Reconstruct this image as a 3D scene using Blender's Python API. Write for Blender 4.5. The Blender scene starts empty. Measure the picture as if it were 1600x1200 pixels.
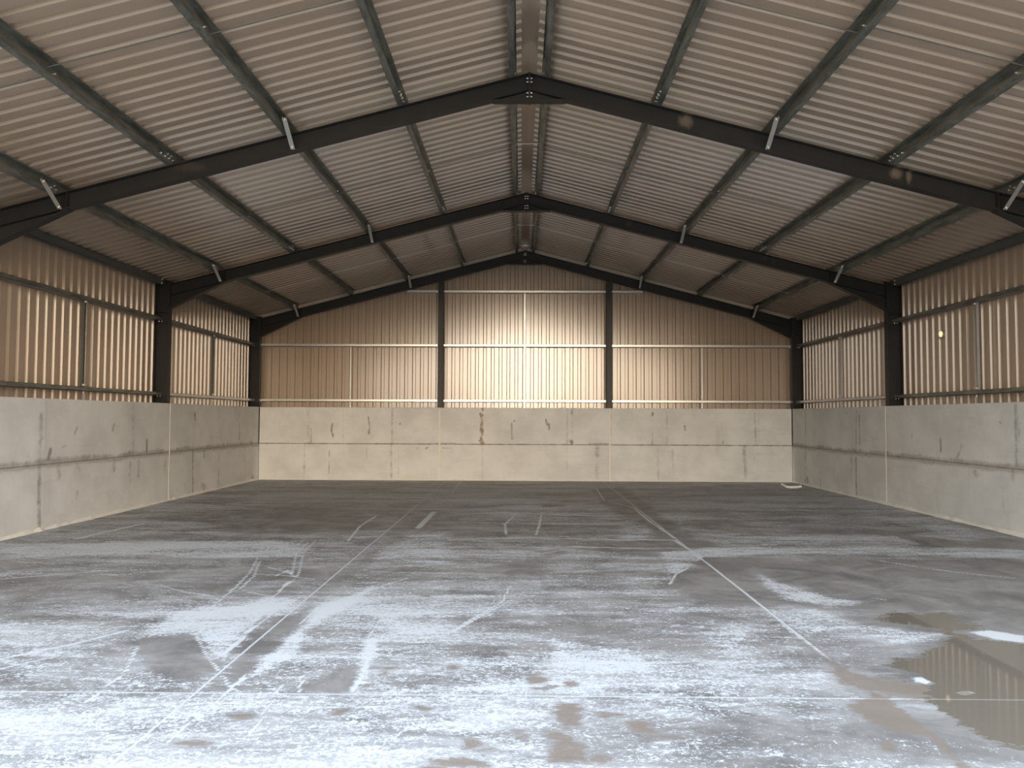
import bpy, bmesh, math, random
import numpy as np
from mathutils import Vector, Matrix

random.seed(7); np.random.seed(7)
S = bpy.context.scene
COL = S.collection

# ------------------------------------------------------------------ dimensions (metres)
W = 6.62                 # inner face of the concrete side walls
YF = 4.22                # open front of the shed
Y1, Y2, Y3 = 9.244, 14.244, 19.244     # portal frames
YB = 19.073              # inner face of the concrete back wall
HC, HM = 1.803, 0.898    # top of concrete, joint between the two courses
ZA, TAN = 5.765, 0.26    # rafter top at the ridge, roof slope
TH = math.atan(TAN); CT, ST = math.cos(TH), math.sin(TH)
COLX0, COLX1, COLTOP = 6.665, 6.925, 4.10
CLX = 6.935              # inner face of side cladding
CLY = 19.46              # inner face of gable cladding
PITCH = 0.2
PUR = [0.18, 1.54, 2.93, 4.35, 5.76]   # purlin lines, distance from the ridge
XJ = 1.93                # floor joints running front to back
YJ = [4.405, 9.36, 14.25]
XP = 2.11                # gable posts
GZ = [1.955, 3.35, 4.72] # sheeting rail heights

def zr(x):               # top of rafter
    return ZA - TAN * abs(x)

# ------------------------------------------------------------------ camera
RT = Vector((0.99992329, 0.01170729, 0.00404375))
UP = Vector((-0.00353241, -0.04337319, 0.9990527))
FW = Vector((-0.01187159, 0.99899034, 0.04332851))
CAM = Vector((-0.0883534, 0.0, 1.56944039))
FPX = 1200.0
cd = bpy.data.cameras.new('camera'); cam = bpy.data.objects.new('camera', cd); COL.objects.link(cam)
cam.matrix_world = Matrix(((RT.x, UP.x, -FW.x, CAM.x), (RT.y, UP.y, -FW.y, CAM.y), (RT.z, UP.z, -FW.z, CAM.z), (0, 0, 0, 1)))
cd.sensor_fit = 'HORIZONTAL'; cd.sensor_width = 36.0; cd.lens = 36.0 * FPX / 1600.0
cd.clip_start = 0.05; cd.clip_end = 200
S.camera = cam

def ray(px, py):
    return FW + RT * ((px - 800) / FPX) - UP * ((py - 600) / FPX)
def on_floor(px, py):
    d = ray(px, py); t = -CAM.z / d.z; p = CAM + d * t
    return (p.x, p.y)
def on_y(px, py, Y):
    d = ray(px, py); p = CAM + d * ((Y - CAM.y) / d.y); return (p.x, p.z)
def on_x(px, py, X):
    d = ray(px, py); p = CAM + d * ((X - CAM.x) / d.x); return (p.y, p.z)

# ------------------------------------------------------------------ node helper
class NT:
    def __init__(self, tree): self.t = tree; self.n = tree.nodes; self.l = tree.links
    def add(self, typ, **kw):
        nd = self.n.new(typ)
        for k, v in kw.items(): setattr(nd, k, v)
        return nd
    def put(self, sock, v):
        if v is None: return
        if hasattr(v, 'is_linked') or isinstance(v, bpy.types.NodeSocket): self.l.new(v, sock)
        else:
            if isinstance(v, (tuple, list)) and len(v) == 3 and sock.type == 'RGBA': v = (*v, 1)
            sock.default_value = v
    def math(self, op, a, b=None, c=None, clamp=False):
        nd = self.add('ShaderNodeMath', operation=op, use_clamp=clamp)
        self.put(nd.inputs[0], a); self.put(nd.inputs[1], b); self.put(nd.inputs[2], c)
        return nd.outputs[0]
    def vmath(self, op, a, b=None):
        nd = self.add('ShaderNodeVectorMath', operation=op)
        self.put(nd.inputs[0], a); self.put(nd.inputs[1], b)
        return nd.outputs['Value'] if op in ('DOT_PRODUCT', 'LENGTH', 'DISTANCE') else nd.outputs[0]
    def mix(self, f, a, b, mode='MIX'):
        nd = self.add('ShaderNodeMix', data_type='RGBA', blend_type=mode)
        self.put(nd.inputs[0], f); self.put(nd.inputs[6], a); self.put(nd.inputs[7], b)
        return nd.outputs[2]
    def step(self, v, lo, hi, a=0.0, b=1.0):
        nd = self.add('ShaderNodeMapRange', interpolation_type='SMOOTHSTEP')
        self.put(nd.inputs[0], v); self.put(nd.inputs[1], lo); self.put(nd.inputs[2], hi)
        self.put(nd.inputs[3], a); self.put(nd.inputs[4], b)
        return nd.outputs[0]
    def noise(self, vec, scale, detail=4, rough=0.55, dist=0.0):
        nd = self.add('ShaderNodeTexNoise')
        self.put(nd.inputs['Vector'], vec); nd.inputs['Scale'].default_value = scale
        nd.inputs['Detail'].default_value = detail; nd.inputs['Roughness'].default_value = rough
        nd.inputs['Distortion'].default_value = dist
        return nd.outputs['Fac']
    def mapping(self, vec, scale=(1, 1, 1), rot=(0, 0, 0), loc=(0, 0, 0)):
        nd = self.add('ShaderNodeMapping'); self.put(nd.inputs[0], vec)
        nd.inputs[1].default_value = loc; nd.inputs[2].default_value = rot; nd.inputs[3].default_value = scale
        return nd.outputs[0]
    def attr(self, name):
        return self.add('ShaderNodeAttribute', attribute_name=name).outputs['Fac']
    def pos(self): return self.add('ShaderNodeNewGeometry').outputs['Position']
    def sep(self, v):
        nd = self.add('ShaderNodeSeparateXYZ'); self.put(nd.inputs[0], v); return nd.outputs
    def bump(self, h, strength, dist=0.01):
        nd = self.add('ShaderNodeBump'); self.put(nd.inputs['Height'], h)
        nd.inputs['Strength'].default_value = strength; nd.inputs['Distance'].default_value = dist
        return nd.outputs[0]

def material(name):
    m = bpy.data.materials.new(name); m.use_nodes = True
    t = NT(m.node_tree); b = t.n['Principled BSDF']
    return m, t, b

def set_b(t, b, col=None, rough=None, metal=None, spec=None, normal=None):
    t.put(b.inputs['Base Color'], col); t.put(b.inputs['Roughness'], rough)
    t.put(b.inputs['Metallic'], metal); t.put(b.inputs['Specular IOR Level'], spec)
    if normal is not None: t.put(b.inputs['Normal'], normal)

M = {}
# painted sheet steel
m, t, b = material('sheet_paint'); M['sheet'] = m
p = t.pos(); n = t.noise(p, 0.8, 5, 0.6)
col = t.mix(n, (0.35, 0.268, 0.20), (0.40, 0.308, 0.231))
set_b(t, b, col, t.math('ADD', t.math('MULTIPLY', n, 0.05), 0.165), 0.0, 0.95)
# galvanised steel
m, t, b = material('galvanised_steel'); M['galv'] = m
p = t.pos(); n = t.noise(t.mapping(p, (14, 2.5, 14)), 1.0, 5, 0.65); n2 = t.noise(p, 40, 3, 0.6)
col = t.mix(t.step(n, 0.35, 0.65), (0.155, 0.165, 0.15), (0.30, 0.31, 0.285))
set_b(t, b, t.mix(t.step(n2, 0.5, 0.75, 0, 0.35), col, (0.46, 0.46, 0.43)), t.math('ADD', t.math('MULTIPLY', n2, 0.2), 0.34), 0.75, 0.5)
# bright fresh galvanising of the braces; on rails and rods it paints lit steel
m, t, b = material('bright_zinc'); M['zinc'] = m
n2 = t.noise(t.pos(), 30, 3, 0.6)
set_b(t, b, t.mix(n2, (0.42, 0.42, 0.405), (0.58, 0.575, 0.555)), 0.30, 0.6, 0.5)
m, t, b = material('bolt_zinc'); M['bolt'] = m
set_b(t, b, (0.80, 0.79, 0.76), 0.22, 0.9, 0.5)
# dark eave beam
m, t, b = material('eave_steel'); M['eave'] = m
n2 = t.noise(t.mapping(t.pos(), (4, 1, 4)), 3, 4, 0.6)
set_b(t, b, t.mix(n2, (0.10, 0.108, 0.105), (0.15, 0.155, 0.148)), 0.42, 0.5, 0.5)
# dark painted structural steel with primer scuffs
m, t, b = material('dark_steel'); M['dark'] = m
p = t.pos(); n = t.noise(p, 2.2, 4, 0.6); ns = t.noise(t.mapping(p, (26, 26, 7)), 1.0, 4, 0.65)
col = t.mix(n, (0.013, 0.0135, 0.0135), (0.024, 0.0225, 0.0215))
scuff = None
for (x, z, rx, rz) in ((1.905, 5.185, 0.085, 0.085), (4.44, 4.54, 0.075, 0.07), (4.60, 4.50, 0.035, 0.08), (-4.15, 4.62, 0.20, 0.06)):
    d = t.vmath('SUBTRACT', p, (x, 9.24, z))
    d = t.vmath('MULTIPLY', d, (1 / rx, 0.2, 1 / rz))
    q = t.step(t.math('ADD', t.vmath('LENGTH', d), t.math('MULTIPLY', ns, 1.3)), 1.0, 2.0, 0.55 if x > 0 else 0.10, 0.0)
    scuff = q if scuff is None else t.math('MAXIMUM', scuff, q)
set_b(t, b, t.mix(scuff, col, (0.26, 0.20, 0.145)), 0.46, 0.0, 0.35)
m, t, b = material('verge_paint'); M['verge'] = m
set_b(t, b, t.mix(t.noise(t.pos(), 5, 3, 0.6), (0.70, 0.61, 0.50), (0.80, 0.70, 0.59)), 0.35, 0.0, 0.8)
# pale mortar
m, t, b = material('mortar'); M['mortar'] = m
n = t.noise(t.pos(), 12, 5, 0.65)
set_b(t, b, t.mix(n, (0.60, 0.575, 0.52), (0.80, 0.775, 0.715)), 0.85, 0, 0.3)
m, t, b = material('joint_filler'); M['filler'] = m
set_b(t, b, (0.15, 0.13, 0.11), 0.9, 0, 0.2)
m, t, b = material('white_plastic'); M['plastic'] = m
set_b(t, b, (0.82, 0.82, 0.78), 0.4, 0, 0.5)
m, t, b = material('glow_dome'); M['lens'] = m
set_b(t, b, (0.9, 0.7, 0.4), 0.3, 0, 0.5)
b.inputs['Emission Color'].default_value = (1.0, 0.72, 0.36, 1); b.inputs['Emission Strength'].default_value = 0.45
m, t, b = material('ground_bounce'); M['ground'] = m  # warm tone set so the bounced light warms the roof
n = t.noise(t.pos(), 3, 6, 0.7)
set_b(t, b, t.mix(n, (0.34, 0.285, 0.215), (0.44, 0.375, 0.29)), 0.9, 0, 0.3)

# precast concrete panels: attributes rust / dark hold the stains of each panel face
def concrete(name, smear):
    m, t, b = material(name)
    p = t.pos(); xyz = t.sep(p)
    n = t.noise(p, 1.3, 6, 0.62); n2 = t.noise(p, 7, 6, 0.7); n3 = t.noise(p, 45, 4, 0.6)
    hs = t.noise(t.mapping(p, (0.9, 0.9, 9)), 1.0, 4, 0.6)          # shutter board marks
    vs = t.noise(t.mapping(p, (5.5, 5.5, 0.35)), 1.0, 4, 0.6)       # vertical runs
    col = t.mix(t.step(n, 0.3, 0.7), (0.555, 0.557, 0.54), (0.67, 0.672, 0.653))
    col = t.mix(t.step(n2, 0.55, 0.8, 0, 0.28), col, (0.66, 0.645, 0.60))
    col = t.mix(t.step(hs, 0.55, 0.75, 0, 0.15), col, (0.32, 0.30, 0.265))
    col = t.mix(t.step(vs, 0.60, 0.78, 0, 0.22), col, (0.30, 0.285, 0.255))
    w = t.math('ADD', t.attr('dark'), t.math('MULTIPLY', t.math('SUBTRACT', n2, 0.5), 1.0))
    col = t.mix(t.math('MULTIPLY', t.step(w, 0.18, 0.72), 0.72), col, (0.175, 0.16, 0.135))
    if smear:
        off = t.math('MULTIPLY', t.math('SUBTRACT', n, 0.5), 0.16)
        off = t.math('ADD', off, t.math('MULTIPLY', t.math('SUBTRACT', n2, 0.5), 0.09))
        d = t.math('ABSOLUTE', t.math('SUBTRACT', t.math('ADD', xyz[2], off), HM))
        col = t.mix(t.math('MULTIPLY', t.step(d, 0.022, 0.090, 1, 0), t.step(n2, .25, .7, .75, .40)), col, (0.235, 0.20, 0.165))
    r = t.math('ADD', t.attr('rust'), t.math('MULTIPLY', t.math('SUBTRACT', n2, 0.5), 3.0))
    col = t.mix(t.math('MULTIPLY', t.math('MULTIPLY', t.step(r, 0.45, 1.1), t.step(t.attr('rust'), .05, .5)), 0.8), col, (0.23, 0.13, 0.06))
    set_b(t, b, col, t.math('ADD', 0.66, t.math('MULTIPLY', n2, 0.2)), 0, 0.35,
          t.bump(t.math('ADD', n3, t.math('MULTIPLY', n2, 2)), 0.15, 0.006))
    return m
M['conc_side'] = concrete('precast_concrete_side', True)
M['conc_back'] = concrete('precast_concrete_back', False)

# power floated floor slab with cement dust, damp patches and a puddle
m, t, b = material('concrete_floor'); M['floor'] = m
p = t.pos(); xyz = t.sep(p)
sw2 = t.noise(t.mapping(p, (0.30, 1.5, 1), (0, 0, 0.08)), 1.0, 5, 0.62, 1.0)   # long sweeps across the slab
warp = t.noise(p, 0.9, 4, 0.6)
nA = t.noise(p, 1.7, 8, 0.68, 0.6)
nB = t.noise(t.mapping(p, (1.0, 2.6, 1)), 3.2, 8, 0.72, 0.8)
nC = t.noise(p, 30, 8, 0.80, 1.0)
nD = t.noise(t.mapping(p, (6, 14, 1), (0, 0, 0.35)), 3.0, 6, 0.75, 2.0)
sw = t.noise(t.mapping(p, (2.2, 9, 1), (0, 0, 0.12)), 1.0, 5, 0.7, 1.2)   # broom and squeegee sweeps
dust = t.attr('dust'); fine = t.attr('line'); damp = t.attr('damp'); wet = t.attr('wet')
cA = t.math('SUBTRACT', nA, 0.5); cB = t.math('SUBTRACT', nB, 0.5); cC = t.math('SUBTRACT', nC, 0.5)
cD = t.math('SUBTRACT', nD, 0.5); cS = t.math('ADD', t.math('SUBTRACT', sw, 0.5), t.math('MULTIPLY', t.math('SUBTRACT', sw2, 0.5), 1.8))
base = t.mix(t.step(nA, 0.3, 0.7), (0.128, 0.125, 0.124), (0.262, 0.258, 0.255))
base = t.mix(t.step(nC, 0.45, 0.75, 0, 0.35), base, (0.27, 0.255, 0.24))
film = t.math('ADD', dust, t.math('ADD', t.math('MULTIPLY', cA, 0.7), t.math('MULTIPLY', cS, 1.0)))
film = t.math('MULTIPLY', t.step(film, 0.14, 0.92), 0.52)
crisp = t.math('ADD', t.math('MULTIPLY', dust, 1.1), t.math('ADD', t.math('MULTIPLY', cC, 2.5), t.math('ADD', t.math('MULTIPLY', cD, 1.5), t.math('ADD', t.math('MULTIPLY', cB, 1.0), t.math('MULTIPLY', cS, 0.6)))))
crisp = t.step(crisp, 0.50, 0.76, 0, 1.0)
mk = t.math('MAXIMUM', film, crisp)
ln = t.math('ADD', fine, t.math('ADD', t.math('MULTIPLY', cC, 1.3), t.math('MULTIPLY', cB, 1.0)))
mk = t.math('MAXIMUM', mk, t.math('MULTIPLY', t.step(ln, 0.2, 0.8), 0.95))
dp = t.step(t.math('ADD', damp, t.math('ADD', t.math('MULTIPLY', cB, 1.5), t.math('ADD', t.math('MULTIPLY', cC, 0.9), t.math('MULTIPLY', cA, 0.8)))), 0.38, 0.62)
wt = t.step(t.math('ADD', wet, t.math('ADD', t.math('MULTIPLY', cB, 1.3), t.math('ADD', t.math('MULTIPLY', cC, 0.5), t.math('MULTIPLY', cA, .9)))), 0.44, 0.54)
mk = t.math('MULTIPLY', mk, t.math('SUBTRACT', 1.0, t.math('MULTIPLY', dp, 0.93)))
mk = t.math('MULTIPLY', mk, t.math('SUBTRACT', 1.0, t.math('MULTIPLY', wt, 0.97)))
# saw cut joints filled with white slurry
jt = None
wob = t.math('MULTIPLY', t.math('SUBTRACT', t.noise(p, 6, 3, 0.6), 0.5), 0.006)
for ax, v in ((0, XJ), (0, -XJ), (1, YJ[0]), (1, YJ[1]), (1, YJ[2])):
    d = t.math('ABSOLUTE', t.math('ADD', t.math('SUBTRACT', xyz[ax], v), wob))
    hw = 0.0045 if v in (-XJ, YJ[0]) else 0.009
    q = t.step(d, hw, hw + 0.007, 1, 0)
    if v == XJ: q = t.math('MULTIPLY', q, t.step(xyz[1], 5.0, 5.3))
    jt = q if jt is None else t.math('MAXIMUM', jt, q)
jt = t.math('MULTIPLY', jt, t.math('SUBTRACT', 0.85, t.math('MULTIPLY', t.math('MAXIMUM', wt, dp), 0.55)))
base = t.mix(t.math('MULTIPLY', dp, 0.8), base, (0.20, 0.165, 0.138))
base = t.mix(wt, base, (0.155, 0.138, 0.115))
mk = t.math('MAXIMUM', mk, jt)
col = t.mix(mk, base, (0.50, 0.535, 0.575))
rough = t.math('ADD', t.math('MULTIPLY', mk, 0.30), t.math('ADD', 0.52, t.math('MULTIPLY', cC, 0.3)))
rough = t.math('SUBTRACT', rough, t.math('MULTIPLY', dp, 0.05))
mxr = t.add('ShaderNodeMix', data_type='FLOAT'); t.put(mxr.inputs[0], wt); t.put(mxr.inputs[2], rough); mxr.inputs[3].default_value = 0.035
bh = t.math('MULTIPLY', t.math('ADD', t.math('MULTIPLY', mk, 0.6), nC), t.math('SUBTRACT', 1.0, wt))
set_b(t, b, col, mxr.outputs[0], 0, 0.5, t.bump(bh, 0.25, 0.004))

# ------------------------------------------------------------------ mesh helpers
def link(name, me, mat, parent=None, kind=None, label=None, cat=None, group=None, loc=None):
    o = bpy.data.objects.new(name, me); COL.objects.link(o)
    if mat is not None and me is not None and not me.materials: me.materials.append(mat)
    if loc is not None: o.location = loc
    if parent is not None: o.parent = parent
    if kind: o['kind'] = kind
    if label: o['label'] = label
    if cat: o['category'] = cat
    if group: o['group'] = group
    return o

class MB:
    def __init__(self): self.v = []; self.f = []
    def quadprism(self, poly, d):
        """poly: list of 3D points (planar outline), d: extrusion vector"""
        k = len(self.v); n = len(poly); d = Vector(d)
        P = [Vector(q) for q in poly]
        self.v += [tuple(q) for q in P] + [tuple(q + d) for q in P]
        self.f.append(list(range(k, k + n))[::-1]); self.f.append(list(range(k + n, k + 2 * n)))
        for i in range(n):
            j = (i + 1) % n
            self.f.append([k + i, k + j, k + n + j, k + n + i])
        return self
    def box(self, a, c):
        x0, y0, z0 = [min(a[i], c[i]) for i in range(3)]; x1, y1, z1 = [max(a[i], c[i]) for i in range(3)]
        return self.quadprism([(x0, y0, z0), (x1, y0, z0), (x1, y1, z0), (x0, y1, z0)], (0, 0, z1 - z0))
    def cyl(self, a, c, r, n=8):
        a = Vector(a); c = Vector(c); d = (c - a); q = d.to_track_quat('Z', 'Y')
        return self.quadprism([a + q @ Vector((r * math.cos(2 * math.pi * i / n), r * math.sin(2 * math.pi * i / n), 0)) for i in range(n)], d)
    def mesh(self, name, origin=(0, 0, 0), bevel=0.0):
        me = bpy.data.meshes.new(name)
        o = origin
        me.from_pydata([(x - o[0], y - o[1], z - o[2]) for x, y, z in self.v], [], self.f)
        bm = bmesh.new(); bm.from_mesh(me)
        bmesh.ops.recalc_face_normals(bm, faces=bm.faces)
        if bevel > 0:
            bmesh.ops.bevel(bm, geom=list(bm.edges), offset=bevel, segments=1, affect='EDGES', clamp_overlap=True)
        bm.to_mesh(me); bm.free(); me.update()
        return me

def tube(points, r, n=8):
    pts = [Vector(q) for q in points]; v = []; f = []
    for i, q in enumerate(pts):
        d = (pts[min(i + 1, len(pts) - 1)] - pts[max(i - 1, 0)]).normalized()
        a = d.cross(Vector((0, 0, 1))).normalized(); c = a.cross(d)
        for k in range(n):
            an = 2 * math.pi * k / n
            v.append(tuple(q + a * r * math.cos(an) + c * r * math.sin(an)))
    for i in range(len(pts) - 1):
        for k in range(n):
            f.append([i * n + k, i * n + (k + 1) % n, (i + 1) * n + (k + 1) % n, (i + 1) * n + k])
    f.append(list(range(n))); f.append(list(range((len(pts) - 1) * n, len(pts) * n))[::-1])
    me = bpy.data.meshes.new('tube'); me.from_pydata(v, [], f)
    for pl in me.polygons: pl.use_smooth = True
    return me

# one hexagon bolt head, reused for every bolt
def bolt_mesh():
    bm = bmesh.new()
    bmesh.ops.create_cone(bm, cap_ends=True, segments=12, radius1=0.017, radius2=0.017, depth=0.003, matrix=Matrix.Translation((0, 0, 0.0015)))
    bmesh.ops.create_cone(bm, cap_ends=True, segments=6, radius1=0.013, radius2=0.0125, depth=0.012, matrix=Matrix.Translation((0, 0, 0.009)))
    bmesh.ops.create_cone(bm, cap_ends=True, segments=8, radius1=0.007, radius2=0.006, depth=0.008, matrix=Matrix.Translation((0, 0, 0.019)))
    me = bpy.data.meshes.new('bolt'); bm.to_mesh(me); bm.free(); me.materials.append(M['bolt']); return me
BOLT = bolt_mesh()
def bolt(parent, pos, normal, scale=1.0):
    o = bpy.data.objects.new('bolt', BOLT); COL.objects.link(o); o.parent = parent
    pl = Vector(parent.location)
    if parent.parent is not None: pl = pl + Vector(parent.parent.location)
    o.location = Vector(pos) - pl
    o.rotation_mode = 'QUATERNION'; o.rotation_quaternion = Vector(normal).to_track_quat('Z', 'Y')
    o.scale = (scale, scale, scale)
    return o

def thing(name, mb, mat, origin, label, cat, group=None, bevel=0.0, kind=None):
    return link(name, mb.mesh(name, origin, bevel), mat, None, kind, label, cat, group, origin)
def part(name, mb, mat, parent, bevel=0.0, label=None):
    return link(name, mb.mesh(name, parent.location, bevel), mat, parent, label=label)

# ------------------------------------------------------------------ attribute painting (marks that lie on floor and panels)
def seg_dist(X, Y, pts):
    D = np.full(X.shape, 1e9)
    for (ax, ay), (bx, by) in zip(pts[:-1], pts[1:]):
        dx, dy = bx - ax, by - ay; L = dx * dx + dy * dy + 1e-12
        tt = np.clip(((X - ax) * dx + (Y - ay) * dy) / L, 0, 1)
        D = np.minimum(D, np.hypot(X - ax - tt * dx, Y - ay - tt * dy))
    return D
def inside(X, Y, pts):
    r = np.zeros(X.shape, bool); n = len(pts)
    for i in range(n):
        ax, ay = pts[i]; bx, by = pts[(i + 1) % n]
        if ay == by: continue
        c = ((ay > Y) != (by > Y)) & (X < (bx - ax) * (Y - ay) / (by - ay) + ax)
        r ^= c
    return r
def poly_mask(X, Y, pts, soft):
    d = seg_dist(X, Y, list(pts) + [pts[0]]); s = np.where(inside(X, Y, pts), d, -d)
    return np.clip(s / soft * 0.5 + 0.5, 0, 1)

def add_attr(me, name, arr):
    a = me.attributes.new(name, 'FLOAT', 'POINT'); a.data.foreach_set('value', np.asarray(arr, dtype=np.float32).ravel())

# ------------------------------------------------------------------ FLOOR
xs = np.linspace(-W, W, 521)
ys = [YB]
while ys[-1] > 3.2: ys.append(ys[-1] - max(0.0035 * ys[-1], 0.014))
ys = np.array(ys + [2.6, 1.5, 0, -1.5])[::-1]
X, Y = np.meshgrid(xs, ys)
# amount of cement dust sampled on a coarse lattice of places on the slab
rows = {
 757: [.54, .54, .52, .46, .48, .46, .46, .48, .45],
 780: [.55, .60, .58, .50, .58, .48, .56, .56, .5],
 800: [.48, .50, .34, .34, .48, .48, .48, .50, .4],
 822: [.48, .42, .16, .26, .34, .42, .36, .34, .06],
 855: [.48, .52, .52, .40, .38, .36, .55, .55, .42],
 885: [.40, .36, .27, .40, .36, .40, .10, .06, .08],
 920: [.33, .28, .33, .46, .40, .46, .14, .10, .06],
 960: [.40, .48, .50, .54, .42, .38, .38, .08, .05],
 1000: [.56, .48, .38, .54, .46, .44, .44, .14, .05],
 1040: [.56, .46, .50, .52, .56, .54, .42, .18, .05],
 1085: [.53, .56, .55, .53, .56, .52, .42, .26, .05],
 1120: [.53, .56, .47, .49, .52, .49, .42, .22, .10],
 1160: [.53, .56, .48, .51, .47, .51, .48, .48, .20],
 1200: [.53, .56, .48, .47, .46, .53, .48, .56, .62]}
ry = []; vals = []
for k in sorted(rows):
    px0 = on_floor(800, k); ry.append(px0[1]); vals.append(rows[k])
# dust as function of (bearing x/y, distance y): interpolate each lattice row over metres across the slab
bear = np.clip((X - CAM.x) / np.maximum(Y, 3.3), -0.68, 0.68)
V = np.array(vals); cols = (np.arange(0, 1601, 200) - 800) / FPX
ry = np.array(ry)[::-1]; V = V[::-1]
tb = np.interp(bear, cols, np.arange(9)); i0 = np.clip(tb.astype(int), 0, 7); fx = tb - i0
ty = np.interp(Y, ry, np.arange(len(ry))); j0 = np.clip(ty.astype(int), 0, len(ry) - 2); fy = ty - j0
fx = fx * fx * (3 - 2 * fx); fy = fy * fy * (3 - 2 * fy)
dust = (V[j0, i0] * (1 - fx) + V[j0, i0 + 1] * fx) * (1 - fy) + (V[j0 + 1, i0] * (1 - fx) + V[j0 + 1, i0 + 1] * fx) * fy
line = np.zeros_like(dust); damp = np.zeros_like(dust); wet = np.zeros_like(dust)
F = lambda pts: [on_floor(*q) for q in pts]
def C5(pts): return [(200 + x / 3.2, 800 + y / 3.2) for x, y in pts]
def C6(pts): return [(700 + x / 3.2, 750 + y / 3.2) for x, y in pts]
def C7(pts): return [(1100 + x / 3.2, 850 + y / 3.2) for x, y in pts]
def C8(pts): return [(600 + x / 3.2, 950 + y / 3.2) for x, y in pts]
def set_patch(pts, val, soft=0.12, k=1.0):
    global dust
    mk = poly_mask(X, Y, F(pts), soft) * k; dust = dust * (1 - mk) + val * mk
def stroke(pts, w, amt=1.0):
    global line
    d = seg_dist(X, Y, F(pts)); w = max(w * .62, .011); line = np.maximum(line, .8 * amt * np.clip(1.7 - d / w, 0, 1))
def add_damp(pts, soft=0.08, amt=1.0):
    global damp
    damp = np.maximum(damp, amt * poly_mask(X, Y, F(pts), soft))
# swept strips and dusty patches, left half
set_patch([(0, 856), (200, 847), (430, 845), (486, 855), (472, 868), (380, 872), (150, 868), (0, 874)], .74, .10)
set_patch(C5([(90, 605), (330, 598), (350, 640), (405, 730), (465, 720), (620, 560), (830, 440), (690, 425), (560, 470), (400, 470), (240, 500)]), .74, .05)
set_patch(C5([(540, 860), (700, 715), (830, 585), (960, 470), (1130, 415), (1230, 370), (1160, 440), (1000, 520), (880, 600), (850, 700), (700, 780)]), .82, .04)
set_patch(C5([(60, 690), (90, 625), (330, 615), (400, 735), (450, 790), (300, 830), (150, 810)]), .18, .06)
set_patch(C5([(470, 850), (830, 520), (1000, 350), (1380, 90), (1420, 95), (1060, 350), (930, 470), (690, 700), (540, 850)]), .24, .07)
set_patch(C5([(560, 780), (600, 640), (760, 520), (900, 530), (700, 690)]), .22, .06)
set_patch(C5([(830, 900), (950, 830), (1200, 760), (1160, 880), (1050, 910)]), .22, .06)
set_patch(C5([(700, 20), (1050, 10), (1150, 60), (900, 80), (720, 60)]), .04, .2)
set_patch([(150, 800), (330, 778), (400, 775), (390, 782), (250, 812)], .45, .2)
set_patch(C5([(830, 300), (1000, 275), (1090, 300), (980, 330), (860, 335)]), .10, .08)
set_patch(C5([(340, 350), (560, 335), (640, 370), (400, 400)]), .15, .1)
set_patch(C5([(1250, 190), (1420, 120), (1600, 100), (1600, 260), (1380, 250), (1240, 240)]), .55, .1)
set_patch(C5([(1190, 640), (1250, 630), (1180, 860), (1130, 905)]), .85, .03)
set_patch(C5([(1200, 500), (1500, 480), (1600, 520), (1600, 640), (1260, 640)]), .66, .1)
# right half
set_patch(C6([(735, 50), (870, 35), (1000, 110), (1080, 180), (1190, 260), (1300, 320), (1180, 345), (1050, 260), (900, 190), (790, 120)]), .05, .12)
set_patch(C6([(880, 45), (1000, 90), (1240, 240), (1330, 300), (1250, 300), (1120, 220), (1010, 130)]), .45, .12)
set_patch(C6([(960, 305), (1280, 310), (1310, 330), (1180, 345), (1100, 385), (700, 350), (620, 335)]), .08, .10)
set_patch(C6([(880, 225), (1000, 225), (1030, 260), (970, 295), (870, 290)]), .58, .08)
set_patch([(1060, 868), (1110, 856), (1300, 851), (1480, 852), (1600, 858), (1600, 874), (1400, 866), (1250, 862), (1130, 872)], .60, .10)
set_patch(C6([(470, 120), (580, 118), (585, 132), (480, 134)]), .0, .05)
set_patch(C6([(440, 355), (580, 350), (570, 375), (510, 385)]), .02, .06)
set_patch(C6([(280, 420), (440, 410), (440, 470), (300, 480)]), .14, .12)
set_patch(C6([(1200, 460), (1290, 400), (1600, 560), (1600, 640), (1480, 610), (1260, 590), (1120, 510)]), .03, .10)
set_patch(C6([(1290, 390), (1600, 390), (1600, 520), (1420, 470)]), .03, .10)
set_patch(C6([(1050, 360), (1250, 350), (1270, 400), (1180, 440), (1120, 500), (1080, 500), (1110, 430)]), .62, .05)
set_patch(C6([(1290, 780), (1440, 735), (1540, 790), (1480, 880), (1330, 870)]), .68, .10)
set_patch(C6([(520, 800), (700, 830), (900, 850), (1010, 930), (1000, 960), (520, 960)]), .74, .05)
set_patch(C7([(270, 150), (400, 200), (640, 270), (800, 290), (760, 310), (620, 315), (430, 280), (300, 220)]), .62, .06)
set_patch(C7([(300, 330), (560, 330), (800, 400), (1220, 450), (1170, 470), (1000, 500), (700, 460), (480, 450)]), .56, .06)
set_patch([(1345, 783), (1480, 812), (1560, 838), (1480, 843), (1410, 815), (1330, 803)], .56, .2)
set_patch([(1380, 830), (1500, 846), (1600, 842), (1600, 858), (1450, 853)], .0, .1)
set_patch(C7([(1320, 440), (1420, 430), (1600, 460), (1600, 492), (1450, 475)]), .95, .03)
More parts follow.
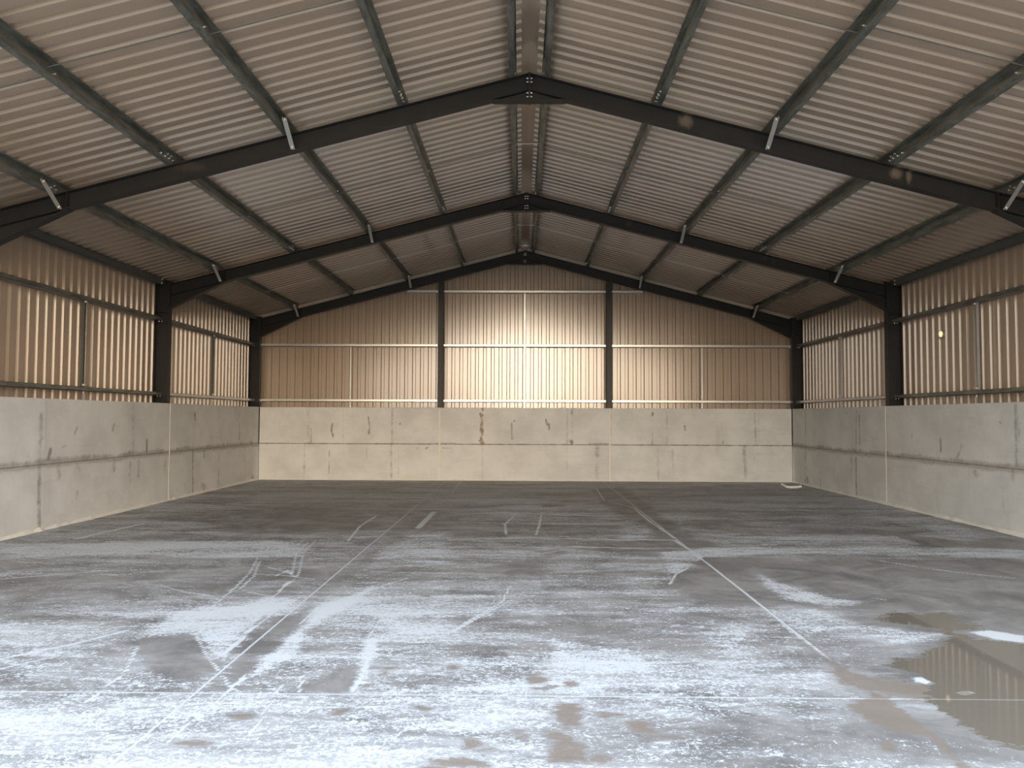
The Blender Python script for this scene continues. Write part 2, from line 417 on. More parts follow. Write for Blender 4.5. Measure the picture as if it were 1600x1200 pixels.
# fine white drag marks
for pts, w in (
    (C5([(740, 150), (650, 225), (610, 300), (540, 375), (400, 490), (230, 600)]), .014),
    (C5([(660, 245), (630, 320), (560, 385)]), .011),
    (C5([(935, 145), (880, 200), (855, 300), (845, 325)]), .014), (C5([(900, 150), (840, 210), (822, 310)]), .010),
    (C5([(835, 330), (720, 430), (640, 545), (560, 635), (440, 735)]), .012), (C5([(800, 345), (690, 470), (620, 560)]), .009),
    (C5([(830, 440), (700, 520), (600, 610), (470, 730)]), .018),
    (C5([(90, 605), (330, 598), (400, 725), (450, 790)]), .016), (C5([(740, 320), (800, 290), (830, 325)]), .012),
    (C5([(640, 310), (760, 315), (935, 337)]), .012), (C5([(700, 275), (790, 300), (830, 320)]), .012),
    (C5([(480, 820), (500, 870), (560, 900)]), .010), (C5([(160, 365), (280, 400), (420, 420)]), .018),
    (C5([(600, 400), (740, 425)]), .014), (C5([(1100, 145), (1160, 70), (1240, 20)]), .03),
    (C5([(1140, 130), (1280, 115)]), .03), (C5([(1450, 80), (1500, 30), (1530, 0)]), .07),
    (C5([(540, 860), (720, 770), (850, 700)]), .014), (C5([(860, 560), (960, 470), (1130, 415), (1400, 330)]), .018),
    (C5([(1240, 640), (1180, 800), (1120, 900)]), .03), (C5([(880, 820), (850, 900)]), .010),
    ([(385, 1055), (310, 1120), (260, 1160)], .010), ([(640, 1135), (560, 1190)], .010), ([(440, 1070), (390, 1150)], .010),
    ([(0, 1030), (120, 1005), (200, 985)], .030), ([(0, 1045), (90, 1025)], .02), ([(215, 1010), (195, 1050), (120, 1110)], .010),
    ([(120, 842), (170, 830), (225, 818)], .06), ([(170, 785), (330, 783), (560, 781), (800, 781), (1000, 783)], .03),
    (C6([(0, 100), (400, 120), (780, 125)]), .03), (C6([(540, 92), (1240, 108), (1600, 125)]), .03),
    (C6([(290, 270), (285, 220), (330, 180)]), .03), (C6([(440, 275), (455, 230), (470, 160)]), .03),
    (C6([(0, 770), (110, 700), (270, 610), (310, 530)]), .020), (C6([(30, 760), (150, 690), (280, 620)]), .014),
    (C6([(60, 95), (10, 80), (60, 10)]), .03),
    (C6([(1110, 520), (1140, 470), (1200, 440)]), .022), (C6([(400, 380), (600, 345), (850, 370)]), .022),
    (C6([(0, 300), (400, 290), (800, 298), (1130, 300), (1200, 345)]), .035), (C6([(590, 330), (1000, 345)]), .03),
    (C6([(740, 40), (780, 100), (930, 140), (1000, 200), (1130, 290)]), .03), (C6([(1250, 370), (1260, 395)]), .05),
    (C7([(10, 90), (200, 235), (420, 420), (600, 560)]), .015), (C7([(830, 75), (1100, 120), (1330, 150), (1560, 170)]), .022),
    (C7([(900, 20), (1090, 45)]), .03), (C7([(850, 270), (910, 280)]), .01),
    ([(600, 960), (575, 1000)], .02), ([(0, 905), (60, 900), (150, 893)], .02)):
    stroke(pts, w)
# damp brown spots near the front
for pts in (C8([(870, 475), (990, 480), (970, 520), (975, 590), (900, 595), (860, 540)]),
            C8([(800, 620), (880, 610), (960, 660), (1020, 710), (1010, 770), (820, 780), (815, 700), (850, 660)]),
            C8([(1040, 740), (1100, 720), (1150, 750), (1090, 770), (1040, 765)]),
            C8([(370, 665), (450, 655), (470, 690), (400, 710)]), C8([(450, 710), (560, 715), (510, 745)]),
            C8([(100, 490), (180, 483), (258, 500), (215, 522)]), C8([(280, 385), (385, 378), (320, 402)]),
            C8([(700, 328), (770, 330), (795, 372), (735, 375)]), C8([(320, 280), (375, 285), (345, 300)]),
            C8([(740, 400), (845, 395), (750, 415)]), C8([(640, 610), (705, 612), (680, 640)]),
            C8([(1210, 570), (1300, 575), (1350, 610), (1500, 650), (1300, 640)]), C8([(1050, 520), (1200, 530), (1100, 555)]),
            C8([(0, 290), (50, 300), (0, 330)]), C8([(920, 373), (958, 380), (930, 388)]),
            C8([(200, 770), (420, 740), (560, 800), (200, 800)]),
            [(345, 1116), (402, 1110), (398, 1120), (360, 1124)], [(272, 1163), (300, 1155), (335, 1158), (315, 1167)],
            [(340, 1126), (352, 1124), (350, 1128)], [(520, 1115), (548, 1103), (540, 1115)],
            [(445, 905), (458, 903), (456, 907)], [(660, 931), (672, 930), (671, 934)]):
    add_damp(pts, .10)
add_damp(C7([(700, 800), (900, 770), (1130, 930), (1120, 960), (980, 950), (850, 900)]), .08)
add_damp(C7([(620, 570), (700, 620), (860, 740), (1000, 880), (1150, 940), (1340, 1120), (1280, 1120), (1120, 960), (870, 780), (640, 600)]), .05, .9)
add_damp(C7([(870, 990), (930, 980), (960, 1040), (900, 1030)]), .05)
add_damp([(1255, 1000), (1330, 1050), (1600, 1090), (1600, 1110), (1330, 1080)], .12, .8)
# puddle by the right wall
pud = poly_mask(X, Y, F(C7([(1230, 470), (1310, 455), (1340, 475), (1600, 500), (1800, 540), (1800, 1010), (1540, 1000), (1420, 975), (1350, 935),
                             (1290, 905), (1240, 860), (1180, 800), (1100, 745), (1130, 700), (1010, 690), (1040, 650), (900, 610), (960, 570), (1080, 560), (1150, 510)])), .14)
pud = np.maximum(pud, .80 * poly_mask(X, Y, F(C7([(800, 370), (960, 340), (1200, 335), (1330, 365), (1400, 430), (1300, 450), (1230, 452), (1000, 415)])), .20))
for isl in (C7([(1250, 742), (1300, 732), (1370, 745), (1300, 760)]), C7([(1040, 670), (1080, 665), (1130, 690), (1120, 700), (1070, 690)])):
    k = poly_mask(X, Y, F(isl), .02); pud *= (1 - k); dust = np.maximum(dust, k * 1.1)
wet = pud
nx, ny = len(xs), len(ys)
idx = np.arange(nx * ny).reshape(ny, nx)
me = bpy.data.meshes.new('floor')
verts = np.stack([X.ravel(), Y.ravel(), np.zeros(X.size)], 1)
quads = np.stack([idx[:-1, :-1].ravel(), idx[:-1, 1:].ravel(), idx[1:, 1:].ravel(), idx[1:, :-1].ravel()], 1)
me.vertices.add(len(verts)); me.vertices.foreach_set('co', verts.astype(np.float32).ravel())
me.loops.add(quads.size); me.loops.foreach_set('vertex_index', quads.astype(np.int32).ravel())
me.polygons.add(len(quads)); me.polygons.foreach_set('loop_start', np.arange(0, quads.size, 4, dtype=np.int32))
me.update(calc_edges=True); me.validate()
for nm, a in (('dust', dust), ('line', line), ('damp', damp), ('wet', wet)): add_attr(me, nm, a)
link('floor', me, M['floor'], kind='structure', label='grey concrete floor slab with white cement dust and damp patches')
# unseen yard around the slab, added to bounce warm light up to the roof
gm = MB()
gm.box((-30, -30, -0.25), (30, -1.5, -0.02)); gm.box((-30, -1.5, -0.25), (-W, YF, -0.02)); gm.box((W, -1.5, -0.25), (30, YF, -0.02))
link('ground', gm.mesh('ground'), M['ground'], kind='structure', label='unseen yard outside the open front, added to bounce light')

# ------------------------------------------------------------------ WALLS
def profile(length, pitch=PITCH, depth=0.037, crown=0.063, web=0.016, phase=0.0):
    """(s, offset) points of trapezoidal sheeting: pans at 0, ribs recessed to depth"""
    pts = []; s = -phase
    while s < length + pitch:
        for ds, o in ((0, 0), (pitch - crown - 2 * web, 0), (pitch - crown - web, depth), (pitch - web, depth)):
            pts.append((s + ds, o))
        s += pitch
    out = []
    for (a, oa), (c, oc) in zip(pts[:-1], pts[1:]):
        if c < 0 or a > length: continue
        for q, o in ((a, oa), (c, oc)):
            if q < 0 or q > length:
                tq = (min(max(q, 0), length) - a) / (c - a); o = oa + (oc - oa) * tq; q = min(max(q, 0), length)
            if not out or abs(out[-1][0] - q) > 1e-6: out.append((q, o))
    return out
def sheet_mesh(name, pf, pt0, pt1, thick_dir):
    """pf: profile; pt0/pt1: functions (s, o) -> bottom / top point"""
    v = []; f = []; n = len(pf); td = Vector(thick_dir) * 0.002
    for s, o in pf:
        a = Vector(pt0(s, o)); c = Vector(pt1(s, o)); v += [tuple(a), tuple(c), tuple(a + td), tuple(c + td)]
    for i in range(n - 1):
        k = 4 * i; q = 4 * (i + 1)
        f += [[k, q, q + 1, k + 1], [k + 2, k + 3, q + 3, q + 2], [k, k + 2, q + 2, q], [k + 1, q + 1, q + 3, k + 3]]
    f += [[0, 1, 3, 2], [4 * n - 4, 4 * n - 2, 4 * n - 1, 4 * n - 3]]
    me = bpy.data.meshes.new(name); me.from_pydata(v, [], f)
    bm = bmesh.new(); bm.from_mesh(me); bmesh.ops.recalc_face_normals(bm, faces=bm.faces); bm.to_mesh(me); bm.free()
    return me

TOPN = 0.152     # sheet underside above rafter top, along the roof normal
def ztop(x): return zr(x) + TOPN / CT
walls = {}
pf = profile(CLY - YF, phase=0.06)
for s, side in ((-1, 'left'), (1, 'right')):
    zt = ztop(CLX) - 0.004
    me = sheet_mesh('wall_' + side, pf, lambda q, o: (s * (CLX + o), YF + q, 0.9), lambda q, o: (s * (CLX + o), YF + q, zt - TAN * o), (s, 0, 0))
    walls[side] = link('wall_' + side, me, M['sheet'], kind='structure', label='%s side wall of ribbed metal cladding above grey concrete panels' % side)
pf = profile(2 * CLX, phase=0.03)
pf = sorted(set(pf) | {(CLX, float(np.interp(CLX, [q for q, _ in pf], [o for _, o in pf])))})
me = sheet_mesh('wall_back', pf, lambda q, o: (q - CLX, CLY + o, 0.9), lambda q, o: (q - CLX, CLY + o, ztop(q - CLX) - 0.004 + (.036 if abs(q - CLX) < .05 else 0)), (0, 1, 0))
# split the top line at the ridge so both slopes are followed
walls['back'] = link('wall_back', me, M['sheet'], kind='structure', label='back gable wall of ribbed metal cladding above grey concrete panels')

# concrete panels -------------------------------------------------------
def panel(parent, wall, a0, a1, z0, z1, stains_dark, stains_rust, r0=0.09, r1=0.09):
    """rebated precast panel; a: coordinate along the wall, face towards the shed"""
    face, back_t, thin = 0.0, 0.135, 0.034
    def P(a, d, z):
        if wall == 'left': return (-(W + d), a, z)
        if wall == 'right': return (W + d, a, z)
        return (a, YB + d, z)
    na = max(2, int((a1 - a0) / 0.03)); nz = max(2, int((z1 - z0) / 0.03))
    A = np.linspace(a0, a1, na + 1); Z = np.linspace(z0, z1, nz + 1)
    v = []; f = []
    for z in Z:
        for a in A: v.append(P(a, face, z))
    for j in range(nz):
        for i in range(na):
            k = j * (na + 1) + i; f.append([k, k + 1, k + na + 2, k + na + 1])
    k0 = len(v)
    outline = [(a0, 0.0), (a0, thin), (a0 + r0, thin), (a0 + r0, back_t), (a1 - r1, back_t), (a1 - r1, thin), (a1, thin), (a1, 0.0)]
    for z in (z0, z1):
        for a, d in outline: v.append(P(a, d, z))
    for i in range(7): f.append([k0 + i, k0 + i + 1, k0 + 8 + i + 1, k0 + 8 + i])
    f.append([k0 + i for i in range(8)]); f.append([k0 + 8 + i for i in range(8)][::-1])
    me = bpy.data.meshes.new('concrete_panel'); me.from_pydata(v, [], f)
    bm = bmesh.new(); bm.from_mesh(me); bmesh.ops.remove_doubles(bm, verts=bm.verts, dist=1e-5)
    bmesh.ops.recalc_face_normals(bm, faces=bm.faces); bm.to_mesh(me); bm.free()
    co = np.empty(len(me.vertices) * 3, np.float32); me.vertices.foreach_get('co', co); co = co.reshape(-1, 3)
    ca = co[:, 0] if wall == 'back' else co[:, 1]; cz = co[:, 2]
    out = []
    for st in (stains_dark, stains_rust):
        r = np.zeros(len(co))
        for pts, w, amt in st:
            r = np.maximum(r, amt * np.clip(1.6 - seg_dist(ca, cz, pts) / w, 0, 1))
        out.append(r)
    add_attr(me, 'dark', out[0]); add_attr(me, 'rust', out[1])
    return link('concrete_panel', me, M['conc_back' if wall == 'back' else 'conc_side'], parent, label='pale grey precast concrete panel')

def b2(*pts): return [on_y(x, y, YB) for x, y in pts]
def b2c(*pts): return [on_y(380 + x / 3.556, 620 + y / 3.556, YB) for x, y in pts]
def b3c(*pts): return [on_y(820 + x / 3.556, 620 + y / 3.556, YB) for x, y in pts]
back_dark = [(b2c((495, 150), (490, 190), (500, 222)), .022, .8), (b2c((695, 115), (703, 165), (698, 205)), .025, .7),
             (b2c((360, 65), (365, 255)), .05, .30), (b2c((377, 180), (377, 255)), .02, .5), (b2c((555, 60), (555, 240)), .02, .32), (b2c((830, 65), (828, 255)), .035, .42),
             (b2c((480, 300), (477, 330)), .02, .6), (b2c((478, 360), (476, 425)), .02, .6), (b2c((340, 270), (338, 460)), .03, .36),
             (b2c((685, 275), (685, 355)), .016, .42), (b2c((822, 270), (822, 460)), .03, .42), (b2c((862, 270), (862, 460)), .025, .36), (b2c((793, 350), (793, 460)), .02, .3),
             (b2c((872, 148), (873, 152)), .02, .9), (b2c((960, 287), (970, 287)), .015, .7), (b2c((1013, 288), (1025, 282)), .018, .7), (b2c((1105, 285), (1160, 285)), .02, .5),
             (b2c((1490, 145), (1495, 235)), .018, .6), (b2c((1505, 133), (1506, 136)), .02, .9), (b2c((1328, 270), (1328, 460)), .025, .3),
             (b3c((235, 65), (235, 262)), .03, .42), (b3c((265, 70), (265, 262)), .02, .4), (b3c((118, 125), (122, 155)), .018, .8), (b3c((133, 150), (136, 180)), .018, .8),
             (b3c((235, 275), (235, 462)), .025, .36), (b3c((402, 285), (402, 325)), .06, .45), (b3c((402, 380), (402, 445)), .06, .45),
             (b3c((710, 205), (708, 262)), .025, .5), (b3c((790, 85), (790, 265)), .03, .35), (b3c((888, 160), (890, 185)), .02, .9), (b3c((1095, 140), (1093, 190)), .018, .5), (b3c((1103, 245), (1100, 258)), .02, .7),
             (b3c((1277, 85), (1285, 268)), .03, .42), (b3c((1298, 100), (1300, 268)), .02, .36), (b3c((1218, 280), (1228, 450)), .045, .42), (b3c((1278, 330), (1272, 370)), .03, .3),
             (b3c((740, 285), (742, 462)), .03, .36), (b3c((820, 295), (825, 462)), .03, .3), (b3c((480, 70), (480, 265)), .03, .3),
             ([(-6.62, HM), (6.62, HM)], .020, .62), ([(-6.62, HC), (6.62, HC)], .020, .42), ([(-2.2, HM + .03), (-1.7, HM + .03)], .03, .4), ([(1.6, HM + .02), (2.1, HM + .02)], .03, .5)]
back_rust = [(b2c((1325, 100), (1325, 255)), .050, .85), (b2c((1318, 92), (1318, 98)), .03, 1), (b2c((1330, 60), (1330, 75)), .03, .8), (b2c((1312, 245), (1340, 258)), .03, .8),
             (b3c((250, 238), (262, 255)), .05, .9), (b3c((258, 65), (258, 110)), .03, .45), (b3c((709, 90), (709, 140)), .028, .9), (b3c((708, 160), (710, 210)), .02, .6), (b2c((698, 120), (705, 180)), .02, .4)]
edges = [-W + 0.004, -XP, XP, W - 0.004]
for i in range(3):
    for z0, z1 in ((0.0, HM - .004), (HM + .004, HC)):
        panel(walls['back'], 'back', edges[i] + .02, edges[i + 1] - .02, z0, z1, back_dark, back_rust)
def lc(*pts): return [on_x(x / 3.81, 600 + y / 3.81, -W) for x, y in pts]
def rc(*pts): return [on_x(1220 + x / 4.21, 610 + y / 4.21, W) for x, y in pts]
left_dark = [(lc((245, 190), (238, 470)), .05, .42), (lc((170, 150), (165, 460)), .05, .22), (lc((300, 395), (288, 445)), .035, .75), (lc((460, 255), (445, 295)), .03, .5), (lc((680, 235), (672, 275)), .035, .5),
             (lc((795, 130), (790, 420)), .06, .36), (lc((873, 335), (873, 400)), .035, .75), (lc((1160, 180), (1162, 210)), .04, .7), (lc((1150, 250), (1150, 370)), .03, .32), (lc((1148, 400), (1147, 650)), .035, .55),
             (lc((1428, 140), (1425, 340)), .04, .42), (lc((235, 500), (232, 850)), .045, .5), (lc((350, 490), (350, 550)), .06, .4), (lc((455, 480), (470, 510)), .05, .4), (lc((680, 455), (680, 500)), .06, .4),
             (lc((775, 470), (770, 690)), .04, .36), (lc((825, 450), (825, 540)), .05, .42), (lc((985, 440), (980, 530)), .06, .36), (lc((460, 640), (455, 680)), .03, .5), (lc((1215, 400), (1215, 430)), .05, .42),
             (lc((1305, 390), (1300, 600)), .035, .36), (lc((1500, 560), (1510, 575)), .08, .5), (lc((1200, 610), (1230, 630)), .1, .4), (lc((370, 375), (390, 370)), .02, .5), (lc((1455, 375), (1455, 590)), .03, .3)]
right_dark = [(rc((163, 130), (160, 600)), .04, .42), (rc((180, 140), (178, 600)), .025, .32), (rc((497, 130), (495, 400)), .03, .45), (rc((515, 165), (520, 350)), .03, .62), (rc((863, 110), (865, 420)), .035, .32),
              (rc((465, 430), (462, 600)), .04, .36), (rc((495, 440), (497, 680)), .03, .62), (rc((860, 460), (862, 760)), .03, .26), (rc((1050, 325), (1053, 395)), .025, .75), (rc((1190, 365), (1160, 445)), .04, .42),
              (rc((1545, 100), (1550, 490)), .04, .45), (rc((1568, 170), (1570, 340)), .03, .32), (rc((1450, 530), (1470, 840)), .035, .32), (rc((1525, 530), (1530, 580)), .05, .4), (rc((175, 585), (175, 610)), .07, .55),
              (rc((262, 590), (262, 625)), .03, .5), (rc((1440, 205), (1445, 215)), .02, .7), (rc((255, 510), (260, 560)), .04, .3), (rc((1275, 540), (1300, 560)), .05, .42), (rc((105, 110), (480, 150)), .03, .25)]
for side, sd in (('left', left_dark), ('right', right_dark)):
    ed = [YF + .02, Y1, Y2, YB - .0]
    for i in range(3):
        for z0, z1 in ((0.0, HM - .004), (HM + .004, HC)):
            panel(walls[side], side, ed[i] + .02, ed[i + 1] - (.02 if i < 2 else .004), z0, z1, sd, [], r1=.09 if i < 2 else .0)
# mortar in the vertical and horizontal joints
def strip(parent, a, c, mat, name='mortar_joint'):
    mb = MB(); mb.box(a, c); return link(name, mb.mesh(name), mat, parent)
for x in (-XP, XP): strip(walls['back'], (x - .02, YB - .012, 0), (x + .02, YB + .030, HC), M['mortar'])
strip(walls['back'], (-W + .03, YB + .010, HM - .004), (W - .03, YB + .10, HM + .004), M['filler'], 'bed_joint')
for s, side in ((-1, 'left'), (1, 'right')):
    for y in (Y1, Y2): strip(walls[side], (s * (W - .005), y - .018, 0), (s * (W + .030), y + .018, HC), M['mortar'])
    strip(walls[side], (s * (W + .008), YF + .05, HM - .004), (s * (W + .10), YB - .03, HM + .004), M['filler'], 'bed_joint')
# mortar fillet where the walls meet the floor
def fillet(name, pts, inward, h=.035, label=None):
    v = []; f = []
    for i, (x, y) in enumerate(pts):
        k = h * (0.55 + 0.9 * random.random())
        v += [(x, y, .0), (x, y, k * 1.1), (x + inward[0] * k, y + inward[1] * k, .0)]
    for i in range(len(pts) - 1):
        a = 3 * i; c = a + 3
        f += [[a + 1, a + 2, c + 2, c + 1], [a, a + 1, c + 1, c], [a + 2, a, c, c + 2]]
    f += [[0, 2, 1], [len(v) - 3, len(v) - 2, len(v) - 1]]
    me = bpy.data.meshes.new(name); me.from_pydata(v, [], f)
    bm = bmesh.new(); bm.from_mesh(me); bmesh.ops.recalc_face_normals(bm, faces=bm.faces); bm.to_mesh(me); bm.free()
    link(name, me, M['mortar'], kind='structure', label=label)
fillet('baseboard_left', [(-W + .001, YF + .02 + i * (YB - YF - .04) / 120) for i in range(121)], (1, 0), label='pale mortar fillet along the foot of the left wall')
fillet('baseboard_right', [(W - .001, YF + .02 + i * (YB - YF - .04) / 120) for i in range(121)], (-1, 0), label='pale mortar fillet along the foot of the right wall')
fillet('baseboard_back', [(-W + .05 + i * (2 * W - .1) / 110, YB - .001) for i in range(111)], (0, -1), .022, label='pale mortar fillet along the foot of the back wall')

# ------------------------------------------------------------------ ROOF SHEETS
pf = profile(19.58 - YF + .06, phase=0.11)
for s, nm in ((-1, 'ceiling'), (1, 'ceiling')):
    def rp(x, o): return (s * (x + ST * (TOPN + o)), zr(x) + CT * (TOPN + o))
    def p0(q, o): a = rp(.055, o); return (a[0], YF - .06 + q, a[1])
    def p1(q, o): a = rp(7.05, o); return (a[0], YF - .06 + q, a[1])
    me = sheet_mesh('ceiling', pf, p0, p1, (s * ST, 0, CT))
    link('ceiling', me, M['sheet'], kind='structure', label='%s slope of the ribbed metal roof sheeting' % ('left' if s < 0 else 'right'))
mb = MB()
for s in (-1, 1):
    x1 = .22; o = .200
    a = (s * (0 + 0), zr(0) + o / CT); c = (s * (x1 + ST * o), zr(x1) + CT * o)
    mb.quadprism([(a[0], YF - .06, a[1]), (c[0], YF - .06, c[1]), (c[0], YF - .06, c[1] + .004), (a[0], YF - .06, a[1] + .004)], (0, 19.64 - YF, 0))
link('trim_1', mb.mesh('trim_1'), M['sheet'], kind='structure', label='plain metal ridge capping along the roof apex')

# fillers added to block sky light through the ribs, and the pale verge trims
for i, s in enumerate((-1, 1)):
    mb = MB(); x = CLX + .012
    mb.quadprism([(s * x, YF, ztop(x) - .03), (s * (x + .02), YF, ztop(x + .02) - .03), (s * (x + .02), YF, ztop(x + .02) + .040), (s * x, YF, ztop(x) + .040)], (0, CLY - YF, 0))
    link('trim_%d' % (i + 2), mb.mesh('trim'), M['sheet'], kind='structure', label='filler strip added to block light through the ribs above the %s wall' % ('left' if s < 0 else 'right'))
    mb = MB(); n0, n1 = .012, .136
    q = lambda x, n: (s * (x + ST * n), zr(x) + CT * n)
    pts = [q(.05, n0), q(6.85, n0), q(6.85, n1), q(.05, n1)]
    mb.quadprism([(a, CLY - .008, c) for a, c in pts], (0, .006, 0))
    link('trim_%d' % (i + 4), mb.mesh('trim'), M['verge'], kind='structure', label='pale verge trim above the %s rafter of the back gable' % ('left' if s < 0 else 'right'))
    mb = MB(); pts = [q(.0, TOPN - .02), q(6.95, TOPN - .02), q(6.95, TOPN + .040), q(.0, TOPN + .040)]
    mb.quadprism([(a, CLY + .036, c) for a, c in pts], (0, .02, 0))
    link('trim_%d' % (i + 6), mb.mesh('trim'), M['sheet'], kind='structure', label='filler strip added to block light along the %s slope of the back gable' % ('left' if s < 0 else 'right'))

# ------------------------------------------------------------------ STEEL FRAMES
FR = [(Y1, 'nearest frame'), (Y2, 'middle frame'), (Y3, 'frame at the back gable')]
HWF, TF = 0.066, 0.011
def pr(mb, outline_xz, y0, y1): mb.quadprism([(x, y0, z) for x, z in outline_xz], (0, y1 - y0, 0))
for fi, (yf, fname) in enumerate(FR):
    for s, side in ((-1, 'left'), (1, 'right')):
        # column
        mb = MB()
        mb.box((s * COLX0, yf - .07, 0), (s * (COLX0 + .012), yf + .07, COLTOP - .03))
        mb.box((s * (COLX1 - .012), yf - .07, 0), (s * COLX1, yf + .07, COLTOP - .03))
        mb.box((s * (COLX0 + .012), yf - .005, 0), (s * (COLX1 - .012), yf + .005, COLTOP - .03))
        col_o = thing('steel_column', mb, M['dark'], (s * (COLX0 + .13), yf, 0),
                      'dark steel column of the %s on the %s wall' % (fname, side), 'column', 'dark steel wall columns')
        mb = MB(); mb.box((s * (COLX0 - .002), yf - .075, COLTOP - .03), (s * (COLX1 + .004), yf + .075, COLTOP - .015)); part('cap_plate', mb, M['dark'], col_o)
        for z in (3.50, 3.62):
            mb = MB(); mb.box((s * (COLX0 + .013), yf - .069, z), (s * (COLX1 - .013), yf - .006, z + .010))
            if z < 3.6: part('stiffener', mb, M['dark'], col_o)
        for z in (3.66, 3.76, 3.86, 3.96):
            bolt(col_o, (s * (COLX0 + .013), yf - .035, z), (s, 0, 0), .9)
        # rafter
        e = COLX0 - .012
        o0, o1 = .006, e
        mb = MB(); dz = .212
        def band(za, zb, y0, y1):
            pr(mb, [(s * o0, zr(o0) - za), (s * o1, zr(o1) - za), (s * o1, zr(o1) - zb), (s * o0, zr(o0) - zb)], y0, y1)
        band(0, TF, yf - HWF, yf + HWF); band(dz - TF, dz, yf - HWF, yf + HWF); band(TF, dz - TF, yf - .005, yf + .005)
        org = (s * o1, yf, zr(o1))
        side_lab = 'dark steel rafter, %s half of the %s' % (side, fname)
        raf = thing('rafter', mb, M['dark'], org, side_lab, 'rafter', 'dark steel roof rafters')
        # eaves haunch
        xh, zc = 5.62, 3.60
        mb = MB(); zb = zr(xh) - dz
        pr(mb, [(s * xh, zb), (s * e, zr(e) - dz), (s * e, zc)], yf - .005, yf + .005)
        pr(mb, [(s * xh, zb), (s * e, zc), (s * e, zc - .013), (s * xh, zb - .011)], yf - HWF, yf + HWF)
        part('eaves_haunch', mb, M['dark'], raf)
        mb = MB(); mb.box((s * e, yf - .07, zc - .02), (s * COLX0, yf + .07, COLTOP - .04)); part('end_plate', mb, M['dark'], raf)
        # apex haunch
        mb = MB(); zc2 = 5.435
        xa = (ZA - dz - zc2) / TAN
        pr(mb, [(s * o0, zr(o0) - dz), (s * xa, zc2), (s * o0, zc2)], yf - .005, yf + .005)
        pr(mb, [(s * o0, zc2), (s * xa, zc2 + .002), (s * (xa - .02), zc2 - .011), (s * o0, zc2 - .011)], yf - HWF, yf + HWF)
        part('apex_haunch', mb, M['dark'], raf)
        mb = MB(); mb.box((s * .0005, yf - .068, zc2 - .02), (s * o0 * 2.2, yf + .068, ZA + .004)); ap = part('apex_plate', mb, M['dark'], raf)
        for z in (5.475, 5.525, 5.66, 5.705):
            bolt(ap, (s * .0135, yf - .034, z), (s, 0, 0), 1.0)
        for x, z in ((5.75, 0), ):
            mb = MB(); mb.box((s * (xh + .01), yf - .064, zr(xh) - dz + .012), (s * (xh + .018), yf - .006, zr(xh) - .013)); part('stiffener', mb, M['dark'], raf)

# ------------------------------------------------------------------ PURLINS
BAYS = [(YF - .03, Y1, 'in the front bay'), (Y1, Y2, 'in the middle bay'), (Y2, CLY - .012, 'in the rear bay')]
LINE = ['beside the ridge', 'next below the ridge one', 'third down from the ridge', 'fourth down from the ridge', 'lowest and nearest the eaves']
def zsec(s, x):
    """Z section standing on the rafter; (tangent down slope, normal) -> xz"""
    t = 0.004; d = TOPN - .001
    pl = [(0, 0.001), (.064, .001), (.064, .018), (.064 - t, .018), (.064 - t, .001 + t), (t, .001 + t), (t, d), (-.058, d), (-.058, d - .016), (-.058 + t, d - .016), (-.058 + t, d - t), (0, d - t)]
    return [(s * (x + CT * a + ST * n), zr(x) - ST * a + CT * n) for a, n in pl]
def slope_pt(s, x, a, n): return (s * (x + CT * a + ST * n), zr(x) - ST * a + CT * n)
for bi, (y0, y1, bname) in enumerate(BAYS):
    for s, side in ((-1, 'left'), (1, 'right')):
        for li, x in enumerate(PUR):
            mb = MB(); pr(mb, zsec(s, x), y0 + .002, y1 - .002)
            a = slope_pt(s, x, 0, .07)
            o = thing('roof_purlin', mb, M['galv'], (a[0], y0, a[1]),
                      'galvanised purlin, %s slope, %s, %s' % (side, LINE[li], bname), 'purlin', 'galvanised purlins under the roof')
            yend = Y3 if bi == 2 else y1
            # lapped sleeve with bolts where the purlin meets the rafter
            nrm = (-s * CT, 0, ST)
            if li in (1, 3):
                mb = MB()
                pr(mb, [slope_pt(s, x, q, n) for q, n in ((-.001, .012), (-.001, .138), (-.005, .138), (-.005, .012))], yend - .42, yend - .03)
                sl = part('sleeve', mb, M['galv'], o)
                for dy, n in ((.36, .035), (.25, .035), (.14, .045), (.14, .10), (.05, .045), (.05, .10)):
                    q = slope_pt(s, x, -.005, n); bolt(sl, (q[0], yend - dy, q[1]), nrm, .85)
            elif li == 0:
                q = slope_pt(s, x, -.001, .04); bolt(o, (q[0], yend - .05, q[1]), nrm, .8)
            else:
                for dy, n in ((.16, .05), (.06, .05), (.06, .10)):
                    q = slope_pt(s, x, -.001, n); bolt(o, (q[0], yend - dy, q[1]), nrm, .8)
            # cleat welded to the rafter under each purlin
            mb = MB(); pr(mb, [slope_pt(s, x, q, n) for q, n in ((.005, .002), (.005, .12), (.011, .12), (.011, .002))], yend - .05, yend + .0 if bi < 2 else yend + .05)
            part('cleat', mb, M['dark'], o)
